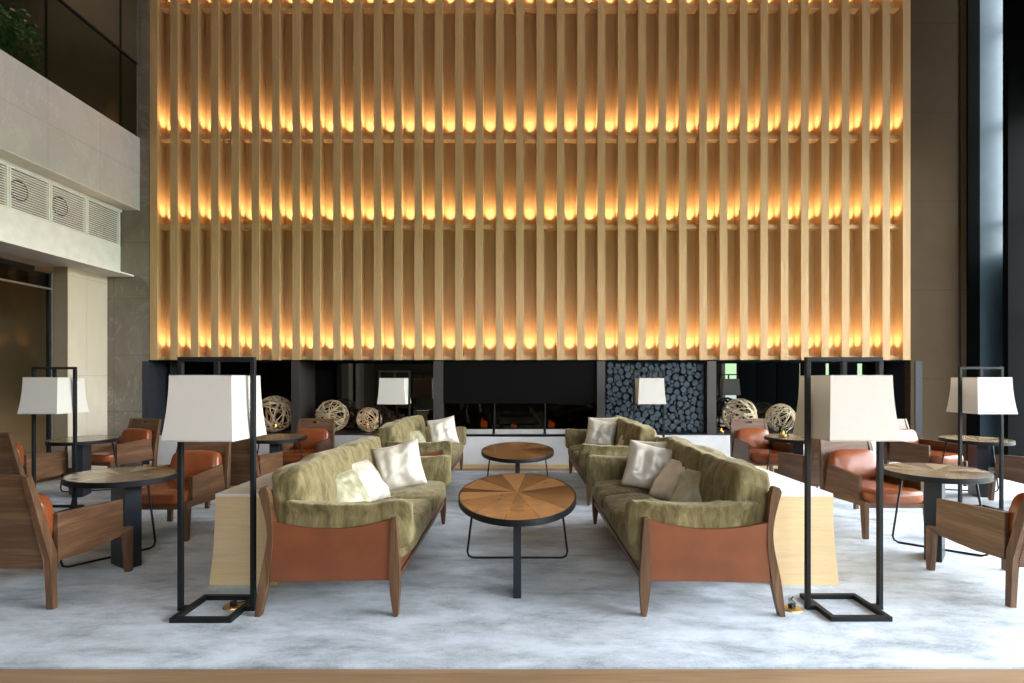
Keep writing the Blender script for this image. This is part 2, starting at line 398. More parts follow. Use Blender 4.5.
# glass shop front on the left
XS = XC-.24
door = thing('door_1', None, None); door['kind'] = 'structure'
bx('door_frame', 'black_metal', door, XS-.03, XS+.03, -2, YJ-.35, Z(257, 7.4), Z(257, 7.4)+.06)
bx('door_mullion', 'black_metal', door, XS-.03, XS+.02, YJ-.08, YJ-.03, 0, Z(257, 7.4))
bx('door_edge', 'steel', door, XS+.022, XS+.032, YJ-.05, YJ-.03, 0, Z(257, 7.4))
bx('door_transom', 'steel', door, XS-.01, XS+.03, -2, YJ-.03, 2.86, 2.885)
bx('door_glass', 'clear_glass', door, XS-.006, XS+.006, -2, YJ-.08, 0, 2.86)
bx('transom_glass', 'smoked_glass', door, XS-.006, XS+.006, -2, YJ-.08, 2.885, Z(257, 7.4))
# upper storey behind the balustrade
struct('floor_upper', 'brown_wall', -11, XP-.25, -2, YB, Z(138.3)-.35, Z(138.3)-.15)
struct('wall_left_upper', 'warm_dark_wall', -9.4, -9.3, -2, YB, Z(138.3)-.15, TOP)
struct('wall_left_upper_return', 'dark_wall', -9.3, XP-.02, YB-.05, YB-.002, Z(138.3)-.15, TOP)
# glass balustrade: three panes and a handrail
bal = thing('glass_balustrade', 'smoked glass balustrade panes with a thin dark handrail on the stone balcony edge', 'balustrade')
BZ = Z(138.3); BT = BZ+1.22
for y0, y1 in ((2.0, 4.0), (4.0, 6.0), (6.02, abs(XP-.03)*F/(CX-47)), (abs(XP-.03)*F/(CX-47)+.015, 9.05), (9.065, YB-.03)):
    bx('glass_pane', 'balustrade_glass', bal, XP-.036, XP-.024, y0, y1, BZ-.02, BT)
bx('handrail', 'black_metal', bal, XP-.05, XP-.01, 2.0, YB-.03, BT, BT+.03)
for y in (abs(XP-.03)*F/(CX-47)+.007, 9.057):
    bx('upright', 'black_metal', bal, XP-.06, XP-.04, y-.012, y+.012, BZ-.02, TOP)
# rear wall with an added fill slot, right wall with windows (behind / beside the camera)
struct('wall_rear', 'dark_wall', -11, 9.0, YR-.15, YR, 0, 4.2)
struct('wall_rear_top', 'dark_wall', -11, 9.0, YR-.15, YR, 5.5, TOP)
struct('wall_rear_left', 'dark_wall', -11, -1.0, YR-.15, YR, 4.2, 5.5)
struct('wall_rear_right', 'dark_wall', 6.0, 9.0, YR-.15, YR, 4.2, 5.5)
for i in range(3):  # bars in the unseen rear slot, which is added to light camera-facing sides
    struct('trim_%d' % (18+i), 'column_black', .7+1.75*i-.05, .7+1.75*i+.05, YR-.12, YR-.04, 4.2, 5.5)
struct('wall_left_near', 'dark_wall', -7.2, -7.0, YR, -5.2, 0, TOP)
struct('wall_left_near_pier', 'dark_wall', -7.2, -7.0, -2.9, -2, 0, TOP)
struct('wall_left_near_top', 'dark_wall', -7.2, -7.0, -5.2, -2.9, 3.0, TOP)
struct('trim_17', 'column_black', -7.15, -7.05, -4.1, -4.0, 0, 3.0)
struct('wall_right_top', 'column_black', XR, XR+.15, YR, 8.9, 5.8, TOP)
struct('wall_right_near', 'dark_wall', XR, XR+.15, YR, -3.0, 0, 5.8)
struct('wall_right_base', 'column_black', XR, XR+.15, YR, 8.9, 0, .12)
struct('wall_right_light_stop', 'column_black', XR, XR+.15, 8.9, YB, 0, 3.7)  # unseen piece added to block low daylight, so the end panel darkens downward
k = 0
y = 9.0
while y > -1.0:
    struct('pillar_%d' % (k+1), 'column_black', 7.79 if k == 0 else XR-.55, XR+.12, y-.10, y, 0, TOP); k += 1
    y -= 1.45
for y in (-1.2,):
    struct('pillar_%d' % (k+1), 'column_black', XR-.05, XR+.12, y-.10, y, 0, TOP); k += 1
w4 = thing('window_4', None, None); w4['kind'] = 'structure'
for z in (Z(316), Z(218), 5.9, 7.6):
    bx('window_transom', 'column_black', w4, XR-.02, XR+.1, YR, YB, z-.04, z+.04)
# ------------------------------------------------------------------ slat screen with light rails
scr = thing('slat_screen', 'tall oak slat screen with glowing light rails covering the far wall', 'slat screen')
PITCH = (X(902.95)-X(149.8))/37; SW = .128
for i in range(38):
    x0 = SX0 + i*PITCH
    bx('slat', 'oak_slat', scr, x0, x0+SW, YB, YW-.001, Z(360), TOP-.02)
RZ = [Z(357.5), Z(226.5)+.02, Z(137.5)+.035, Z(6.2)+.05]
for z in RZ:
    bx('light_rail', 'oak_slat', scr, SX0+.01, SX1-.01, YW-.165, YW-.002, z-.035, z+.03)
spot = bpy.data.lights.new('uplight', 'SPOT'); spot.energy = 46.; spot.color = (1, .72, .40); spot.spot_size = R(78); spot.spot_blend = 1.; spot.shadow_soft_size = .015
for i in range(37):
    for z in RZ:
        o = bpy.data.objects.new('uplight', spot); COL.objects.link(o)
        o.location = (SX0+i*PITCH+SW+(PITCH-SW)/2, YW-.085, z+.036); o.rotation_euler = (R(180+2), 0, 0)

# ------------------------------------------------------------------ grille panels
def grille(y0, y1, rd, label):
    g = thing('air_grille', label, 'air grille', (0,0,0), 0, 'air grilles above the ledge')
    bm = bmesh.new()
    for a, b in ((y0, y0+.025), (y1-.025, y1)): box(bm, XG_-.03, XG_+.015, a, b, gz0, gz1)
    for a, b in ((gz0, gz0+.02), (gz1-.02, gz1)): box(bm, XG_-.03, XG_+.012, y0+.02, y1-.02, a, b)
    obj('frame', bm, 'white_paint', g)
    bm = bmesh.new(); n = 15
    for i in range(n):
        z = gz0+.03+(gz1-gz0-.06)*(i+.5)/n
        box(bm, XG_-.02, XG_+.004, y0+.02, y1-.02, z-.008, z+.008)
    obj('louvre', bm, 'white_paint', g)
    if rd:
        bm = bmesh.new(); t = Matrix.Translation((XG_-.012, (y0+y1)/2 if rd is True else rd, (gz0+gz1)/2)) @ Matrix.Rotation(R(90), 4, 'Y')
        b2 = bmesh.new(); lathe(b2, [(.0001,0), (.05,.01), (.05,.0), (.09,.014), (.09,.0), (.13,.016), (.14,.016), (.14,-.03), (.0001,-.03)], 32)
        bmesh.ops.transform(b2, matrix=t, verts=b2.verts[:]); me = bpy.data.meshes.new('t'); b2.to_mesh(me); b2.free(); bm.from_mesh(me)
        obj('round_diffuser', bm, 'black_metal', g, smooth=False)
gy = [abs(XG_)*F/(CX-p) for p in (8.5, 50, 86.5, 119.5)]
grille(gy[0]-.66, gy[0]-.01, None, 'white louvred air grille cut off by the edge of the picture')
grille(gy[0], gy[1]-.01, abs(XG_)*F/(CX-19), 'larger white louvred air grille with a round diffuser on the side wall')
grille(gy[1], gy[2]-.01, abs(XG_)*F/(CX-60), 'middle white louvred air grille with a round diffuser, above the ledge')
grille(gy[2], gy[3], None, 'white louvred air grille without diffuser, next to the stone wall')

# hedge on the upper floor
bm = bmesh.new()
soft_box(bm, (-7.35, 6.25, 6.18), (.8, 3.5, .98), 4., 24, wr=.22, wscale=(1.6,1.6,1.6), seed=3)
hr = random.Random(5)
for i in range(2600):
    a = hr.uniform(4.7, 8.1); zz = hr.uniform(5.68, 6.78); xx = -6.88 + hr.uniform(-.25,.08) - max(0, zz-6.35)*hr.uniform(0,1.4)
    c = Vector((xx, a, zz)); d = Vector((hr.uniform(-1,1), hr.uniform(-1,1), hr.uniform(-1,1))).normalized(); e = d.orthogonal().normalized()
    s = .05
    bm.faces.new([bm.verts.new(c+d*s), bm.verts.new(c+e*s*.45), bm.verts.new(c-d*s), bm.verts.new(c-e*s*.45)])
tag(obj('hedge', bm, 'leaf'), 'dark green hedge growing behind the glass balustrade on the balcony', 'hedge', kind='stuff')
bm = bmesh.new(); box(bm, -7.8, -6.9, 4.6, 8.65, Z(138.3)-.16, Z(138.3)+.02)
tag(obj('planter', bm, 'dark_wall', bev=.01), 'low dark planter trough holding the hedge on the balcony', 'planter')

# ------------------------------------------------------------------ fireplace and log wall in the niche
fp = thing('fireplace', 'long black glass-fronted fireplace with steel trays set in the middle of the niche', 'fireplace')
FX0, FX1 = X(443), X(597)
bx('hood', 'black_matte', fp, FX0, FX1, YB+.03, 10.19, Z(403.5), Z(360)-.02)
bx('firebox_back', 'black_matte', fp, FX0, FX1, 10.0, 10.19, LZ, Z(403.5))
bx('front_glass', 'smoked_glass', fp, FX0, FX1, YB+.12, YB+.13, LZ+.07, Z(403.5))
for i in range(2):
    bx('glass_bar', 'black_metal', fp, FX0+(i+1)*(FX1-FX0)/3-.01, FX0+(i+1)*(FX1-FX0)/3+.01, YB+.115, YB+.135, LZ+.07, Z(403.5))
for i in range(3):
    w = (FX1-FX0)/3
    bm = bmesh.new(); x0, x1 = FX0+i*w+.01, FX0+(i+1)*w-.035
    box(bm, x0, x1, YB+.0, YB+.11, LZ-.0, LZ+.015); box(bm, x0, x1, YB+.0, YB+.012, LZ+.015, LZ+.065); box(bm, x0, x1, YB+.098, YB+.11, LZ+.015, LZ+.07)
    obj('tray', bm, 'tray_metal', fp)
for cx, hgt in ((X(483), .20), (X(514), .10), (X(552.5), .17)):
    bm = bmesh.new()
    for j in range(3):
        prof = [(.0005,0), (.018,.03), (.024,.08*hgt/.2), (.014,.6*hgt), (.0005,hgt*(1-.2*j))]
        lathe(bm, [(r, z+LZ+.07) for r, z in prof], 8, cx+(j-1)*.035, YB+.3+(j%2)*.03)
    obj('flame', bm, 'fire_flame', fp, smooth=True)
bm = bmesh.new(); bar(bm, (X(531), YB+.3, Z(409)), (X(541), YB+.35, Z(424)), .05); obj('charred_log', bm, 'brass', fp, bev=.01)
ls = thing('log_screen', 'wall of blue-grey round log ends filling the niche beside the fireplace', 'log wall')
bx('backing', 'log_back', ls, X(605), X(707), YB+.16, 10.19, LZ, Z(360)-.02)
LX0, LX1, LZ0, LZ1 = X(605)+.03, X(707)-.03, LZ+.03, Z(360)-.05
pts = []; lr = random.Random(11)
for rad in (.058, .052, .046, .038, .030, .022):
    for t in range(2500):
        p = (lr.uniform(LX0+rad*.7, LX1-rad*.7), lr.uniform(LZ0+rad*.7, LZ1-rad*.7))
        if all((p[0]-q[0])**2+(p[1]-q[1])**2 > (rad*.88+q[2]*.88)**2 for q in pts): pts.append((p[0], p[1], rad))
rest = bmesh.new()
def logd(bm, p):
    t = bmesh.new(); r = p[2]; d = lr.uniform(0, .03)
    n = 12; ph = lr.uniform(0, 6); k2 = lr.uniform(.88, 1.0)
    o1 = [(p[0]+r*math.cos(2*PI*k/n+ph)*k2, p[1]+r*math.sin(2*PI*k/n+ph)) for k in range(n)]
    o2 = [(p[0]+(x-p[0])*.9, p[1]+(z-p[1])*.9) for x, z in o1]
    y0 = YB+.05+d
    A = [bm.verts.new((x, YB+.165, z)) for x, z in o1]; B = [bm.verts.new((x, y0+.008, z)) for x, z in o1]; C = [bm.verts.new((x, y0, z)) for x, z in o2]
    for P_, Q_ in ((A, B), (B, C)):
        for k in range(n): bm.faces.new((P_[k], P_[(k+1) % n], Q_[(k+1) % n], Q_[k]))
    bm.faces.new(C); t.free()
for i, p in enumerate(pts):
    if i < 100:
        bm = bmesh.new(); logd(bm, p); obj('log', bm, 'log_end', ls)
    else: logd(rest, p)
o = obj('small_log', rest, 'log_end', ls); o['kind'] = 'stuff'

# ------------------------------------------------------------------ woven orbs and candles
def orb(px, py, d, r, seed, label):
    bm = bmesh.new(); q = random.Random(seed)
    for i in range(21):
        ax = Vector((q.gauss(0,1), q.gauss(0,1), q.gauss(0,1))).normalized()
        off = q.uniform(-.62, .62); u = ax.orthogonal().normalized(); w = ax.cross(u)
        rr = math.sqrt(1-off*off)*r*q.uniform(.955, 1.0); c = ax*off*r*.97
        tube(bm, [c+(u*math.cos(2*PI*t/36)+w*math.sin(2*PI*t/36))*rr for t in range(36)], r*.034, 5, True)
    o = obj('woven_orb', bm, 'rattan', smooth=True, loc=(X(px, d), d, LZ+r+.004))
    return tag(o, label, 'woven ball', 'woven twig balls in the niche')
OD = 9.78
orb(275, 415, OD, 18/F*OD, 1, 'large pale woven twig ball half hidden behind the tall white lampshade')
orb(332, 417, OD, 16/F*OD, 2, 'pale woven twig ball in the niche above a brown armchair by the dark divider')
orb(369, 420.5, OD, 12.4/F*OD, 3, 'small woven twig ball lit orange from inside, beside the back lamp')
orb(739.5, 417, OD, 16.8/F*OD, 4, 'large woven twig ball in the niche next to the log wall')
orb(780.5, 420, OD, 14/F*OD, 5, 'smaller woven twig ball in the niche between big ball and tan lampshade side')
def candle(x, y, z, label, glass_h=.0, k=1., en=.6):
    t = thing('candle', label, 'candle', (x, y, z), 0)
    bm = bmesh.new(); lathe(bm, [(.03*k,0), (.036*k,.005), (.038*k,.045*k), (.034*k,.045*k), (.032*k,.012), (.0001,.012)], 20); obj('holder', bm, 'brass', t, smooth=True)
    bm = bmesh.new(); lathe(bm, [(.028*k,.013), (.028*k,.035*k), (.0001,.036*k)], 16); obj('wax', bm, 'wax', t)
    bm = bmesh.new(); lathe(bm, [(.0005,.037*k), (.009*k,.050*k), (.010*k,.060*k), (.0005,.088*k)], 10); obj('flame', bm, 'flame', t, smooth=True)
    if glass_h:
        bm = bmesh.new(); lathe(bm, [(.055,.0), (.06,.01), (.055,glass_h), (.052,glass_h), (.056,.012), (.0001,.012)], 24); obj('glass_cylinder', bm, 'clear_glass', t, smooth=True)
    l = bpy.data.lights.new('candle_light', 'POINT'); l.energy = en; l.color = (1,.45,.12); l.shadow_soft_size = .03
    lo = bpy.data.objects.new('candle_light', l); COL.objects.link(lo); lo.parent = t; lo.location = (0, 0, .10*k)
    return t
for px, lab in ((276, 'tea light glowing inside the twig ball behind the tall white lampshade'), (331, 'tea light glowing inside the twig ball by the dark divider'),
                (368, 'tea light glowing inside the small orange-lit twig ball')):
    candle(X(px, OD), OD, LZ+.03, lab, k=1.4)
candle(X(721.5, 9.6), 9.6, LZ, 'tea light on the niche shelf beside the large ball by the log wall', en=.2)

# ------------------------------------------------------------------ floor lamps
def make_lamp(label, loc):
    t = thing('floor_lamp', label, 'floor lamp', loc, 0, 'black framed floor lamps with white shades')
    w, d, b = .188, .193, .034
    bm = bmesh.new()
    for s in (-1, 1):
        box(bm, -w, w, s*d-(b if s > 0 else 0), s*d+(0 if s > 0 else b), 0, .03)
        box(bm, s*w-(b if s > 0 else 0), s*w+(0 if s > 0 else b), -d+b, d-b, 0, .03)
        box(bm, s*w if s > 0 else -.247, .247 if s > 0 else -w, -.016, .016, 0, .03)
    obj('base', bm, 'black_metal', t, bev=.002)
    for s in (-1, 1):
        bx('post', 'black_metal', t, s*.233-.014, s*.233+.014, -.016, .016, .03, 1.6, bev=.003)
    bx('top_bar', 'black_metal', t, -.247, .247, -.016, .016, 1.6, 1.628, bev=.003)
    bx('stem', 'black_metal', t, -.014, .014, -.014, .014, 1.42, 1.6)
    # flared square shade, open above and below
    bm = bmesh.new(); n = 10; rings = []
    for k, (off, rev) in enumerate(((0, 0), (.004, 1))):
        rr = []
        for i in range(n+1):
            tt = i/n; z = 1.108+(1.510-1.108)*tt; fl = (1-tt)**1.8
            a = .191+.026*fl-off; c = .190+.040*fl-off
            rr.append([bm.verts.new((x*a, yy*c, z)) for x, yy in ((-1,-1), (1,-1), (1,1), (-1,1))])
        rings.append(rr)
    for rr in rings:
        for A, B in zip(rr, rr[1:]):
            for k in range(4): bm.faces.new((A[k], A[(k+1) % 4], B[(k+1) % 4], B[k]))
    for e in (0, -1):
        A, B = rings[0][e], rings[1][e]
        for k in range(4): bm.faces.new((A[k], A[(k+1) % 4], B[(k+1) % 4], B[k]))
    sh = obj('lamp_shade', bm, 'shade_fabric', t)
    bm = bmesh.new()
    for a, c, z in ((.1895,.1885,1.507), (.2145,.2285,1.112)):
        tube(bm, [(-a,-c,z), (a,-c,z), (a,c,z), (-a,c,z)], .003, 6, True)
    bar(bm, (-.186, 0, 1.505), (.186, 0, 1.505), .006)
    obj('shade_wire', bm, 'steel', sh)
    bm = bmesh.new(); lathe(bm, [(.0001,1.30), (.03,1.315), (.038,1.345), (.028,1.385), (.018,1.41), (.018,1.43)], 16); obj('bulb', bm, 'wax', t, smooth=True)
    return t
lamp = make_lamp('tall black framed floor lamp with grey-white shade beside the pale olive sofa', (-1.935, 3.6, 0))
dup(lamp, (2.105, 3.62, 0), 0, 'tall black framed floor lamp, big shade with tan shaded side, by darker olive sofa')
dup(lamp, (-5.24, 6.33, 0), 0, 'black framed floor lamp standing among walnut armchairs near the glass shop front')
dup(lamp, (5.23, 6.33, 0), 0, 'black framed floor lamp between armchairs beside the dark window column')
dup(lamp, (-1.93, 8.75, 0), 0, 'small-looking distant lamp with white shade before the dark mirror and small twig ball')
dup(lamp, (2.05, 8.78, 0), 0, 'distant lamp with white shade standing in front of the log wall')

# ------------------------------------------------------------------ light wood consoles behind the sofas
def console(sgn, label):
    t = thing('console', label, 'console table', (sgn*(2.0 if sgn < 0 else 2.09), 4.04, 0), 0)
    bm = bmesh.new(); n = 10; h = .66; L = 1.95
    prof = []
    for i in range(n+1):
        tt = i/n; prof.append((sgn*(.184+.046*(1-tt)**2.2), h*tt*.965))
    inner = [(-sgn*.25, p[1]) for p in prof][::-1]
    prism(bm, prof+inner, 0, L, 'y'); obj('body', bm, 'oak_console', t)
    bx('top', 'ivory_paint', t, min(sgn*.185, -sgn*.25), max(sgn*.185, -sgn*.25), 0, L, h*.965+.0005, h, bev=.003)
    return t
console(-1, 'light wood console with flared side behind the pale olive sofa')
console(1, 'light wood console with flared side behind the darker olive sofa')

# ------------------------------------------------------------------ sofas (front faces local -x ... +x is the back); side frame shown to the camera at local y=0
SL = 2.24
def arc(pts, n=6):
    out = []
    P = [Vector((*p, 0)) for p in pts]
    for i in range(len(P)-1):
        p0 = P[max(i-1, 0)]; p1 = P[i]; p2 = P[i+1]; p3 = P[min(i+2, len(P)-1)]
        for k in range(n):
            t = k/n; q = .5*((2*p1)+(p2-p0)*t+(2*p0-5*p1+4*p2-p3)*t*t+(3*p1-p0-3*p2+p3)*t**3); out.append((q.x, q.y))
    out.append(pts[-1]); return out
def make_sofa(label, loc, rz, splits, mirror=1):
    t = thing('sofa', label, 'sofa', loc, rz, 'olive velvet sofas with leather sides')
    # u: 0 at front post, .865 at rear post (local x = u)
    front = arc([(-.013,0), (-.026,.235), (-.003,.617)])+arc([(.029,.617), (.040,.235), (.014,0)])
    rear = arc([(.880,0), (.853,.225), (.808,.45), (.812,.60), (.858,.78)])+arc([(.845,.805), (.800,.795), (.774,.60), (.770,.45), (.797,.225), (.846,0)])
    for y in (0, SL):
        a, b = (y-.025, y+.025)
        bm = bmesh.new(); prism(bm, front, a, b); obj('leg', bm, 'walnut_z', t, bev=.004)
        bm = bmesh.new(); prism(bm, rear, a, b); obj('leg', bm, 'walnut_z', t, bev=.004)
        top = arc([(.775,.588), (.60,.556), (.40,.545), (.20,.565), (.03,.607)], 5)
        bm = bmesh.new(); prism(bm, [(.03,.225)]+[(.79,.212)]+top, y-.02, y+.012); obj('side_panel', bm, 'leather_sofa', t, bev=.004)
    bm = bmesh.new(); box(bm, -.012, .028, .02, SL-.02, .205, .245); obj('front_rail', bm, 'walnut_y', t, bev=.004)
    bm = bmesh.new(); box(bm, -.004, .024, .02, SL-.02, .246, .335); obj('front_apron', bm, 'leather_sofa', t, bev=.006)
    bm = bmesh.new(); prism(bm, arc([(.82,.24), (.797,.45), (.800,.60), (.842,.765)])+arc([(.822,.77), (.778,.60), (.775,.45), (.797,.24)]), .02, SL-.02); obj('back_panel', bm, 'leather_sofa', t)
    bm = bmesh.new(); box(bm, .03, .80, .02, SL-.02, .235, .275); obj('seat_deck', bm, 'walnut_y', t)
    y0, y1 = .07, SL-.07
    k = 0
    for a, b in zip(splits[0], splits[0][1:]):
        ya, yb = y0+(y1-y0)*a, y0+(y1-y0)*b
        bm = bmesh.new(); soft_box(bm, (.285, (ya+yb)/2, .385), (.66, yb-ya+.01, .165), 7, 24, (0.01,0,.03), .014, (5,5,8), k+loc[1])
        obj('seat_cushion', bm, 'olive_velvet', t, smooth=True); k += 1
    for a, b in zip(splits[1], splits[1][1:]):
        ya, yb = y0+(y1-y0)*a, y0+(y1-y0)*b
        bm = bmesh.new(); soft_box(bm, (.70, (ya+yb)/2, .665), (.235, yb-ya+.035, .49), 8., 28, (.035,.0,.012), .024, (6,3.5,6), k*1.3+loc[0], Matrix.Rotation(R(9), 4, 'Y'))
        obj('back_cushion', bm, 'olive_velvet', t, smooth=True); k += 1
    for y, s in ((.105, -1), (SL-.105, 1)):
        bm = bmesh.new()
        soft_box(bm, (.325, y, .565), (.83, .13, .32), 8., 36, (0,.022,.0), .013, (10,5,5), k*2.1+loc[1])
        for v in bm.verts:      # the top rolls outward over the leather side
            f = max(0, (v.co.z-.60)/.12); v.co.y += s*.05*f*f; v.co.z += .005*f*noise.noise(Vector((v.co.x*38, k*3., v.co.y*6))); v.co.z -= .03*math.sin(PI*min(1, max(0, (v.co.x+.05)/.8)))*f
        obj('arm_cushion', bm, 'olive_velvet', t, smooth=True); k += 1
    return t
# left sofas face +x  -> local x (front->back) must point to -x: rotate 180, so the near end is local y = SL
S2 = ((0, .6, 1), (0, .62, 1)); S2m = ((0, .4, 1), (0, .38, 1)); S3 = ((0, .34, .67, 1), (0, .36, .68, 1))
make_sofa('long pale olive velvet sofa with leather end, its near end by the tall grey-white lamp', (-.765, 3.52+SL, 0), 180, S2m)
make_sofa('long dark olive velvet sofa with leather end, next to the lamp with the tan-sided shade', (.79, 3.52, 0), 0, S3)
make_sofa('farther pale olive sofa ending at the low white wall beneath the twig balls', (-.93, 6.98+SL, 0), 180, S2m)
make_sofa('farther dark olive sofa in front of the log wall', (.83, 6.62, 0), 0, S3)
def pillow(mat, size, loc, yaw, tilt, label, seed, thick=.15, roll=0):
    bm = bmesh.new(); throw_pillow(bm, size, thick, seed)
    o = obj('throw_pillow', bm, mat, smooth=True, loc=loc)
    o.rotation_euler = (Matrix.Rotation(R(yaw), 4, 'Z') @ Matrix.Rotation(R(tilt), 4, 'X') @ Matrix.Rotation(R(roll), 4, 'Y')).to_euler()
    return tag(o, label, 'cushion', 'throw pillows on the sofas')
# yaw 0 faces the camera; +90 faces +x ; tilt leans the top back (negative = away)
pillow('silver_satin', .43, (-1.09, 5.16, .685), 12, -16, 'silvery square pillow standing against the far arm of the near pale olive sofa', 1, roll=-12)
pillow('silver_satin', .40, (-1.27, 4.62, .64), 68, -40, 'silvery pillow leaning beside an olive one on the near pale olive sofa', 2)
pillow('sage_satin', .38, (-1.29, 4.18, .63), 62, -38, 'olive-sheen pillow closest to the near arm of the near pale olive sofa', 3)
pillow('silver_satin', .43, (1.19, 5.10, .685), -12, -16, 'champagne square pillow against the far arm of the near dark olive sofa', 4, roll=12)
pillow('sage_satin', .44, (1.30, 5.30, .69), -6, -10, 'olive pillow tucked behind the champagne one on the near dark sofa', 5)
pillow('silver_satin', .40, (1.31, 4.66, .64), -66, -40, 'grey silver pillow leaning on the back of the near dark olive sofa, mid-row', 6)
pillow('sage_satin', .38, (1.34, 4.20, .63), -58, -36, 'sage satin pillow nearest the near arm of the near dark olive sofa', 7)
pillow('silver_satin', .43, (-1.13, 8.42, .70), 12, -14, 'silvery square pillow on the farther pale olive sofa', 8, roll=-10)
pillow('sage_satin', .36, (-1.43, 7.75, .62), 50, -40, 'small sage pillow lying beside the silvery one on the farther pale sofa', 9)
pillow('silver_satin', .43, (1.19, 8.05, .70), -10, -14, 'pale square pillow on the farther dark olive sofa', 10, roll=9)
pillow('sage_satin', .44, (1.25, 8.24, .715), -4, -8, 'sage pillow behind the pale square one on the farther dark sofa', 11)
pillow('silver_satin', .36, (1.48, 7.45, .62), -50, -40, 'small pale pillow leaning low on the farther dark olive sofa', 12)

# ------------------------------------------------------------------ tables
def make_table(name, label, cat, loc, rz, a, b, h, mat, legw, leg0, leg1, sled_y, sled_w, sled_top, group):
    t = thing(name, label, cat, loc, rz, group)
    bm = bmesh.new(); disc(bm, a-.012, b-.012, h-.02, h); obj('top', bm, mat, t, bev=.002)
    bm = bmesh.new(); disc(bm, a, b, h-.042, h-.0205); n = 72
    A = [(a*math.cos(2*PI*k/n), b*math.sin(2*PI*k/n)) for k in range(n)]
    i1 = [bm.verts.new((x, y, h-.03)) for x, y in A]; i2 = [bm.verts.new((x, y, h+.001)) for x, y in A]
    f = (a-.011)/a; i3 = [bm.verts.new((x*f, y*(b-.011)/b, h+.001)) for x, y in A]; i4 = [bm.verts.new((x*f, y*(b-.011)/b, h-.03)) for x, y in A]
    for P_, Q_ in ((i1, i2), (i2, i3), (i3, i4), (i4, i1)):
        for k in range(n): bm.faces.new((P_[k], P_[(k+1) % n], Q_[(k+1) % n], Q_[k]))
    obj('rim', bm, 'black_metal', t)
    bm = bmesh.new()
    prism(bm, [(leg0, 0), (leg1, 0), (leg1, h-.042), (leg0, h-.042)], -legw/2, legw/2, 'x')
    obj('leg', bm, 'blue_black_metal', t, bev=.004)
    bm = bmesh.new(); r = .009; w = sled_w/2; wt = sled_top/2; yt = sled_y*.8; c = .05
    tube(bm, [(-wt, yt, h-.042), (-w+.004, sled_y, c+r), (-w+.016, sled_y, r+.014), (-w+c, sled_y, r), (w-c, sled_y, r), (w-.016, sled_y, r+.014), (w-.004, sled_y, c+r), (wt, yt, h-.042)], r, 8)
    obj('sled_leg', bm, 'black_metal', t, smooth=True)
    return t
ct = make_table('coffee_table', 'oval coffee table of radiating brown wood wedges between the two near sofas', 'coffee table', (-.005, 4.40, 0), 0,
                .454, .89, .60, 'wedge_brown', .054, -.61, -.45, .24, .836, .70, 'oval wedge-top coffee tables')
dup(ct, (-.005, 7.08, 0), 0, 'oval brown wedge-top coffee table farther back, before the fireplace')
cafe = make_table('lounge_table', 'dark glossy lounge table with broad blue-black leg at the armchair seen from behind', 'table', (-3.2, 4.53, 0), 56,
                  .375, .46, .72, 'wedge_grey', .12, -.20, .06, .22, .68, .50, 'round lounge tables')
dup(cafe, (3.52, 4.72, 0), -42, 'pale wedge-top round lounge table beside the lamp with the tan-sided shade')
dup(cafe, (-5.62, 7.25, 0), 18, 'dark round lounge table behind the farther lamp by the cream wall')
dup(cafe, (5.92, 7.25, 0), -18, 'round lounge table beside the dark column at the windows')
dup(cafe, (-3.22, 7.48, 0), 14, 'dark round lounge table with a blue-lit leg below the big twig ball, behind the console')
dup(cafe, (3.70, 7.48, 0), -14, 'round lounge table carrying the glass candle, partly behind the tan shade side')
candle(3.52, 7.42, .72, 'candle in a clear glass cylinder on the lounge table behind the tan-sided lampshade', .14, en=.3)

